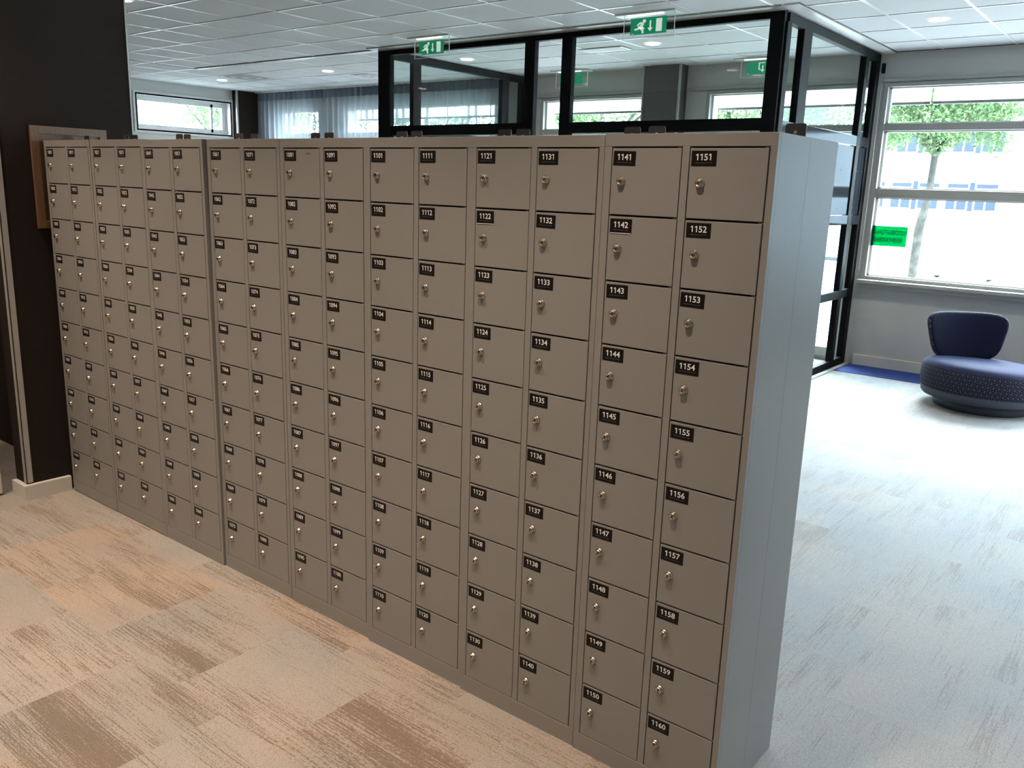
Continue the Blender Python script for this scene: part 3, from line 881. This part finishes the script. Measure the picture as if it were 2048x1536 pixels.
def diffuser(x, y, w, label):
    s_ = thing('ceiling_vent', (x, y, CH), label, 'ceiling vent', 'square ceiling air diffusers')
    b = MB(); b.box(-w, w, -w, w, -0.008, -0.0046, M['vent'], 0.001); b.build('frame', s_)
    b = MB()
    for k in range(4):
        r = w*(0.86-0.2*k)
        b.prism([(-r, -r), (r, -r), (r, r), (-r, r)], -0.0085-0.001*k, -0.008-0.001*k, M['vent_dark'] if k % 2 == 0 else M['vent'])
    b.build('grille', s_)
    return s_
diffuser(-6.15, 5.42, 0.26, 'grey square ceiling air diffuser at the far left beside a ceiling light')
diffuser(-4.35, 6.02, 0.16, 'small square ceiling air diffuser before the curtains')
s_ = thing('ceiling_vent', (-0.41, 5.57, CH), 'flat white rectangular ceiling vent inside the glass room', 'ceiling vent')
MB().box(-0.25, 0.25, -0.11, 0.11, -0.010, -0.0046, M['vent'], 0.001).build('frame', s_)
b = MB()
for k in range(6): b.box(-0.22, 0.22, -0.085+0.028*k, -0.075+0.028*k, -0.0115, -0.010, M['lamp_ring'])
b.box(-0.23, 0.23, -0.10, -0.09, -0.0105, -0.0099, M['vent_dark'])
b.build('slats', s_)

# ------------------------------------------------------------------ curtains
def curtain(x0, x1, label, ph):
    s_ = thing('curtain', (x0, 6.80, 0), label, 'curtain', 'sheer curtains on the window wall')
    def cloth(z0, z1, amp, mt, nz, dy=0.0):
        b = MB(); i = b.mi(mt)
        n = int((x1-x0)/0.012)
        rg = random.Random(ph)
        per = 0.125
        jit = [rg.uniform(-0.35, 0.35) for _ in range(200)]
        rings = []
        for j in range(nz+1):
            z = z0+(z1-z0)*j/nz
            t = (z1-z)/(3.0)
            row = []
            for k in range(n+1):
                x = k*0.012
                q = x/per
                a = amp*(0.75+0.45*math.sin(jit[int(q) % 200]*9+ph)) * (1+0.5*t)
                yv = a*math.sin(2*math.pi*q + jit[(int(q/3)) % 200]*t*2.2) + dy + 0.012*math.sin(5*q*0.7+z*1.3)*t
                row.append(b.bm.verts.new((x, yv, z)))
            rings.append(row)
        for A, B in zip(rings, rings[1:]):
            for k in range(n):
                f = b.bm.faces.new((A[k], A[k+1], B[k+1], B[k])); f.material_index = i; f.smooth = True
        return b
    cloth(0.03, 2.86, 0.046, M['sheer'], 10).build('cloth', s_)
    cloth(2.86, 2.985, 0.022, M['sheer_head'], 2).build('heading_tape', s_)
curtain(-7.86, -6.20, 'grey blue sheer curtain panel beside the dark corner column, leftmost of the curtains', 1)
curtain(-6.18, -4.36, 'grey blue sheer curtain panel just left of the glass room', 2)
curtain(-4.34, -2.62, 'grey blue sheer curtain panel seen through the left glass partition', 3)
MB().box(-7.9, -2.6, 6.78, 6.82, 2.985, 2.997, M['vent']).build('trim_8')['kind'] = 'structure'

# ------------------------------------------------------------------ emergency exit notice on the window
sg = thing('window_notice', (1.905, 6.985, 1.20), 'green see-through notice stuck on the right window, its lettering seen from behind', 'notice')
MB().box(0.0, 0.345, 0.0, 0.001, 0.0, 0.195, M['film']).build('film', sg)
b = MB(); i = b.mi(M['film_text'])
for line, z, w_ in (('NOODUITGANG', 0.113, 0.315), ('VRIJHOUDEN!', 0.043, 0.275)):
    vs, fs = text_mesh(line, 1.0, 0.035)
    xa, xb = min(v[0] for v in vs), max(v[0] for v in vs); hh = max(v[1] for v in vs)
    off = (0.345-w_)/2
    nv = [b.bm.verts.new((off + w_ - (v[0]-xa)/(xb-xa)*w_, -0.0006, z + v[1]/hh*0.045)) for v in vs]   # read from the street: mirrored from inside
    for q in fs:
        try: b.bm.faces.new([nv[k] for k in q]).material_index = i
        except ValueError: pass
b.build('lettering', sg)

# ------------------------------------------------------------------ lounge chair
ch = thing('lounge_chair', (3.275, 5.88, 0.0), 'low round navy lounge chair with cube patterned sides standing before the right window wall', 'chair', None, math.radians(30))
MB().lathe([(0.0, 0.0), (0.350, 0.0), (0.362, 0.006), (0.362, 0.07), (0.355, 0.075), (0.0, 0.075)], M['plinth'], 64).build('plinth', ch)
def seat_part(prof, name, mt_main, mats=None, uvh=False):
    b = MB(); seg = 96
    idx = [b.mi(q) for q in (mats or [mt_main]*(len(prof)-1))]
    uvl = b.bm.loops.layers.uv.new('UVMap')
    rings = []
    for r, h in prof:
        if r < 1e-6: rings.append([b.bm.verts.new((0, 0, h))]); continue
        row = []
        for k in range(seg):
            a = 2*math.pi*k/seg
            x, y = r*1.04*math.cos(a), r*math.sin(a)
            row.append(b.bm.verts.new((x, y, h - 0.055*(0.868*x + 0.503*y)*min(1.0, h/0.3))))    # the seat falls slightly towards the back
        rings.append(row)
    L_ = 0
    for j in range(len(rings)-1):
        A, B = rings[j], rings[j+1]
        dl = math.dist(prof[j], prof[j+1])
        for k in range(seg):
            k2 = (k+1) % seg
            if len(A) == 1: f = b.bm.faces.new((A[0], B[k2], B[k]))
            elif len(B) == 1: f = b.bm.faces.new((A[k], A[k2], B[0]))
            else: f = b.bm.faces.new((A[k], A[k2], B[k2], B[k]))
            f.material_index = idx[j]; f.smooth = True
            if len(f.verts) == 4:
                us = [k, k+1, k+1, k]; vs_ = [L_, L_, L_+dl, L_+dl]
                for lp, u, v in zip(f.loops, us, vs_):
                    lp[uvl].uv = (u*2*math.pi*0.46/seg, v)
        L_ += dl
    return b.build(name, ch)
seat_part([(0.0, 0.075), (0.40, 0.075), (0.435, 0.085), (0.452, 0.105), (0.455, 0.145)], 'lower_band', M['band'])
seat_part([(0.455, 0.145), (0.462, 0.16), (0.468, 0.22), (0.466, 0.29), (0.455, 0.325), (0.432, 0.350), (0.395, 0.365), (0.30, 0.374), (0.15, 0.378), (0.0, 0.379)],
          'seat', M['navy_top'], [M['pattern']]*4 + [M['navy_top']]*5)
# backrest: rounded trapezoid shell, gently curved round the seat
def backrest():
    b = MB(); N = 72
    uvl = b.bm.loops.layers.uv.new('UVMap')
    im, ip = b.mi(M['navy']), b.mi(M['pattern'])
    def outline(k, s):
        a = 2*math.pi*k/N
        ca, sa = math.cos(a), math.sin(a)
        e = 2/4.2
        x = math.copysign(abs(ca)**e, ca); z = math.copysign(abs(sa)**e, sa)
        wdt = 0.306 + 0.050*z
        return x*wdt*s, z*0.205*(1-(1-s)*1.0)
    prof = [(0.0, -0.036), (0.35, -0.040), (0.7, -0.044), (0.88, -0.042), (0.955, -0.034), (0.99, -0.018), (1.0, 0.0), (0.99, 0.022), (0.95, 0.040), (0.85, 0.050), (0.5, 0.054), (0.0, 0.054)]
    rings = []
    for s, d in prof:
        if s == 0: rings.append([(b.bm.verts.new((0, d+0.0, 0)))]); continue
        row = []
        for k in range(N):
            x, z = outline(k, s)
            row.append(b.bm.verts.new((x, d - 0.75*x*x + 0.12*z, z)))
        rings.append(row)
    for j in range(len(rings)-1):
        A, B = rings[j], rings[j+1]
        for k in range(N):
            k2 = (k+1) % N
            if len(A) == 1: f = b.bm.faces.new((A[0], B[k2], B[k]))
            elif len(B) == 1: f = b.bm.faces.new((A[k], A[k2], B[0]))
            else: f = b.bm.faces.new((A[k], A[k2], B[k2], B[k]))
            f.smooth = True
            f.material_index = ip if 4 <= j <= 10 else im
            for lp in f.loops:
                co = lp.vert.co; lp[uvl].uv = (co.x+co.y*0.9, co.z)
    o = b.build('backrest', ch)
    o.location = (-0.105, 0.305, 0.540)
    o.rotation_euler = (math.radians(-6), 0, math.radians(3))
    return o
backrest()

# ------------------------------------------------------------------ the street
e = MB(); e.box(-9, 9.3, 7.22, 7.60, 3.09, 3.18, M['render_white']); struct('eaves', e)
g = MB(); g.box(-70, 70, 7.3, 110, -2.8, -2.6, M['paving']); g.box(-70, -8.3, -20, 7.3, -2.8, -2.6, M['paving']); struct('ground', g)
b = MB(); b.box(-9, 9.3, 7.24, 8.3, -0.25, -0.03, M['terrace']); b.box(-9, 9.3, 7.24, 7.5, -2.6, -0.25, M['render_white']); struct('terrace', b)

# roller sunscreens outside the windows
def sunscreen(x0, x1, label):
    s_ = thing('sunscreen', (x0, 7.36, 0), label, 'sunscreen', 'roller sunscreens outside the windows')
    MB().box(0, x1-x0, -0.001, 0.001, 2.588, 3.0, M['screen']).build('cloth', s_)
    MB().box(0, x1-x0, -0.012, 0.012, 2.562, 2.588, M['screen_bar'], 0.002).build('bottom_bar', s_)
    MB().box(0, x1-x0, -0.13, 0.05, 3.0, 3.095, M['white_frame'], 0.004).build('roller_box', s_)
sunscreen(-2.30, -0.60, 'white roller sunscreen with dark bottom bar outside the window left of the pillar')
sunscreen(-0.02, 2.205, 'white roller sunscreen with dark bottom bar outside the window right of the pillar')
sunscreen(2.225, 5.3, 'white roller sunscreen with dark bottom bar outside the right window')
sunscreen(-7.1, -2.9, 'white roller sunscreen outside the curtained windows')

def building():
    p = thing('office_building', (0, 60, -2.6), 'long white office building with bands of blue grey windows across the street', 'building')
    X0, X1 = -42.0, -5.6
    z = lambda v: v+2.6
    b = MB(); b.box(X0, X1, 0, 12, 0, z(7.4), M['render_white']); b.box(X0, X1, -0.25, 0, z(2.9), z(3.1), M['render_white']); b.box(X0, X1, -0.12, 0, z(4.35), z(4.5), M['render_white']); b.build('facade', p)
    def band(z0, z1, pitch, start):
        k = 0; x = start
        while x < X1-0.2:
            fr_ = MB(); fr_.box(x, x+1.36, -0.08, -0.01, z(z0), z(z1), M['white_frame']); fr_ = fr_.build('window_frame', p)
            q = MB()
            q.box(x+0.08, x+1.28, -0.11, -0.08, z(z1)-0.36, z(z1)-0.10, M['blue_pane'])
            q.box(x+0.08, x+0.62, -0.11, -0.08, z(z0)+0.08, z(z1)-0.45, M['blue_pane'])
            q.box(x+0.72, x+1.28, -0.11, -0.08, z(z0)+0.08, z(z1)-0.45, M['blue_pane'])
            q.build('pane', fr_)
            if k % 2 == 1: MB().box(x+1.38, x+1.66, -0.05, 0.0, z(z0), z(z1), M['blue_pane']).build('pier', p)
            x += 1.70; k += 1
    band(1.0, 2.80, 1.7, -24.3)
    band(4.6, 6.3, 1.7, -24.3)
building()
p = thing('brick_building', (2.5, 53, -2.6), 'dark grey brick building at the right edge behind the tree', 'building')
MB().box(-4.1, 1.5, 0, 10, 0, 14.0, M['brick']).build('facade', p)
MB().box(-1.5, 0.2, -0.05, 0.0, 2.0, 4.0, M['blue_pane']).build('window', p)
p = thing('added_grey_building', (4.0, 53, -2.6), 'unseen grey building added beyond the brick one for the glossy panels to reflect', 'building')  # out of view, added and toned for what the solid panels mirror
MB().box(0, 40, 0, 10, 0, 13.0, M['grey_render']).build('facade', p)
for k in range(5): MB().box(3+7*k, 5+7*k, -0.05, 0.0, 2.0, 4.0, M['blue_pane']).build('window', p)

def tree(x, y, z0, h, rad, nl, label, leafsize, seed, group='street trees outside the windows', mt='leaf', fork=None):
    rg = random.Random(seed)
    t = thing('street_tree', (x, y, z0), label, 'tree', group)
    b = MB()
    fk = fork or h*0.5
    pts = [(-0.10, 0, 0), (-0.08, 0, fk*0.3), (-0.06, 0.02, fk*0.72), (0.03, 0, fk*0.84), (0.05, 0, fk)]
    b.tube(pts, [0.085, 0.070, 0.088, 0.066, 0.062], M['bark'], 12)
    tips = []
    for k in range(7):
        a = 2*math.pi*k/7 + rg.uniform(-0.3, 0.3); e = rg.uniform(0.35, 0.9)
        q = Vector((0.05, 0, fk)); d = Vector((math.cos(a)*e, math.sin(a)*e, 1.0-0.3*e)).normalized()
        seg = [tuple(q - Vector((0, 0, 0.1)))]
        for s_ in range(4):
            q = q + d*(h-fk)*0.24; d = (d+Vector((rg.uniform(-.25, .25), rg.uniform(-.25, .25), 0.05))).normalized(); seg.append(tuple(q))
        b.tube(seg, [0.055, 0.045, 0.034, 0.024, 0.010], M['bark'], 7)
        tips.append(seg)
    b.build('trunk', t)
    b = MB(); i0, i1 = b.mi(M['leaf']), b.mi(M['leaf_light'])
    cz = fk + (h-fk)*0.42
    blobs = []
    for k in range(46):
        u = Vector((rg.gauss(0, 1), rg.gauss(0, 1), rg.gauss(0, 0.7))).normalized()*rg.uniform(0.35, 1.0)
        blobs.append((Vector((u.x*rad, u.y*rad, cz+u.z*(h-fk)*0.58)), rad*rg.uniform(0.16, 0.30)))
    for k in range(nl):
        c0, r0 = rg.choice(blobs)
        u = Vector((rg.gauss(0, 1), rg.gauss(0, 1), rg.gauss(0, 1))).normalized()*r0*(rg.random()**0.4)
        c_ = c0+u
        a = Vector((rg.gauss(0, 1), rg.gauss(0, 1), rg.gauss(0, 1))).normalized(); s1 = a*leafsize*rg.uniform(0.6, 1.2)
        s2 = a.orthogonal().normalized()*leafsize*0.45
        v = [b.bm.verts.new(c_+w_) for w_ in (-s1, s2, s1, -s2)]
        b.bm.faces.new(v).material_index = i0 if rg.random() < 0.6 else i1
    o = b.build('crown', t)
    return t
tree(0.25, 16, -2.6, 7.0, 1.55, 13000, 'small street tree with pale forked trunk outside the right window', 0.048, 3, fork=5.15)
tree(4.0, 19, -2.6, 8.2, 2.1, 5000, 'street tree whose crown shows at the right edge of the right window', 0.07, 4, fork=5.20)
tree(-3.6, 16, -2.6, 8.2, 2.1, 7000, 'leafy street tree seen through the glass room right of the pillar', 0.07, 5, fork=4.90)
tree(-8.2, 17, -2.6, 8.5, 2.5, 7000, 'leafy street tree filling the window left of the pillar', 0.07, 6, fork=4.90)
tree(-11.8, 15, -2.6, 8.2, 2.3, 5000, 'leafy street tree behind the curtains', 0.07, 8, fork=4.70)
tree(-13.2, 10.4, -2.6, 7.2, 1.7, 6000, 'leafy tree outside the small window at the far left', 0.06, 9, fork=4.20)

def car(x, y, rz, body, label):
    t = thing('car', (x, y, -2.6), label, 'car', 'parked cars outside', rz)
    b = MB()
    b.prism([(-2.1, 0.25), (2.1, 0.25), (2.12, 0.62), (1.95, 0.80), (1.15, 0.92), (-1.75, 0.98), (-2.1, 0.85)], -0.86, 0.86, body, 'y')
    b.build('body', t)
    b = MB(); b.prism([(1.05, 0.92), (0.35, 1.40), (-1.15, 1.44), (-1.75, 0.97)], -0.74, 0.74, body, 'y'); cb = b.build('cabin', t)
    b = MB()
    for s_ in (-1, 1):
        b.prism([(0.90, 0.96), (0.32, 1.34), (-0.30, 1.37), (-0.30, 0.96)], 0.745*s_, 0.75*s_, M['car_glass'], 'y')
        b.prism([(-0.38, 0.96), (-0.38, 1.37), (-1.1, 1.37), (-1.55, 0.99)], 0.745*s_, 0.75*s_, M['car_glass'], 'y')
    b.build('side_window', cb)
    b = MB(); b.prism([(1.09, 0.93), (0.42, 1.38), (0.46, 1.40), (1.13, 0.95)], -0.66, 0.66, M['car_glass'], 'y'); b.build('windscreen', cb)
    for wx in (-1.3, 1.3):
        for wy in (-0.80, 0.80):
            MB().lathe([(0.0, -0.1), (0.20, -0.1), (0.31, -0.09), (0.32, 0.0), (0.31, 0.09), (0.20, 0.1), (0.0, 0.1)], M['tyre'], 24, 'y', (wx, wy, 0.32)).build('wheel', t)
car(-6.4, 38, math.radians(176), M['car_white'], 'white parked car in the street, seen below the green notice')
car(-5.6, 50, math.radians(178), M['car_white'], 'white parked car farther off, seen right of the green notice')
car(-13.5, 34, math.radians(5), M['car_silver'], 'silver parked car seen through the glass beside the lockers')

SC.view_layers[0].update()
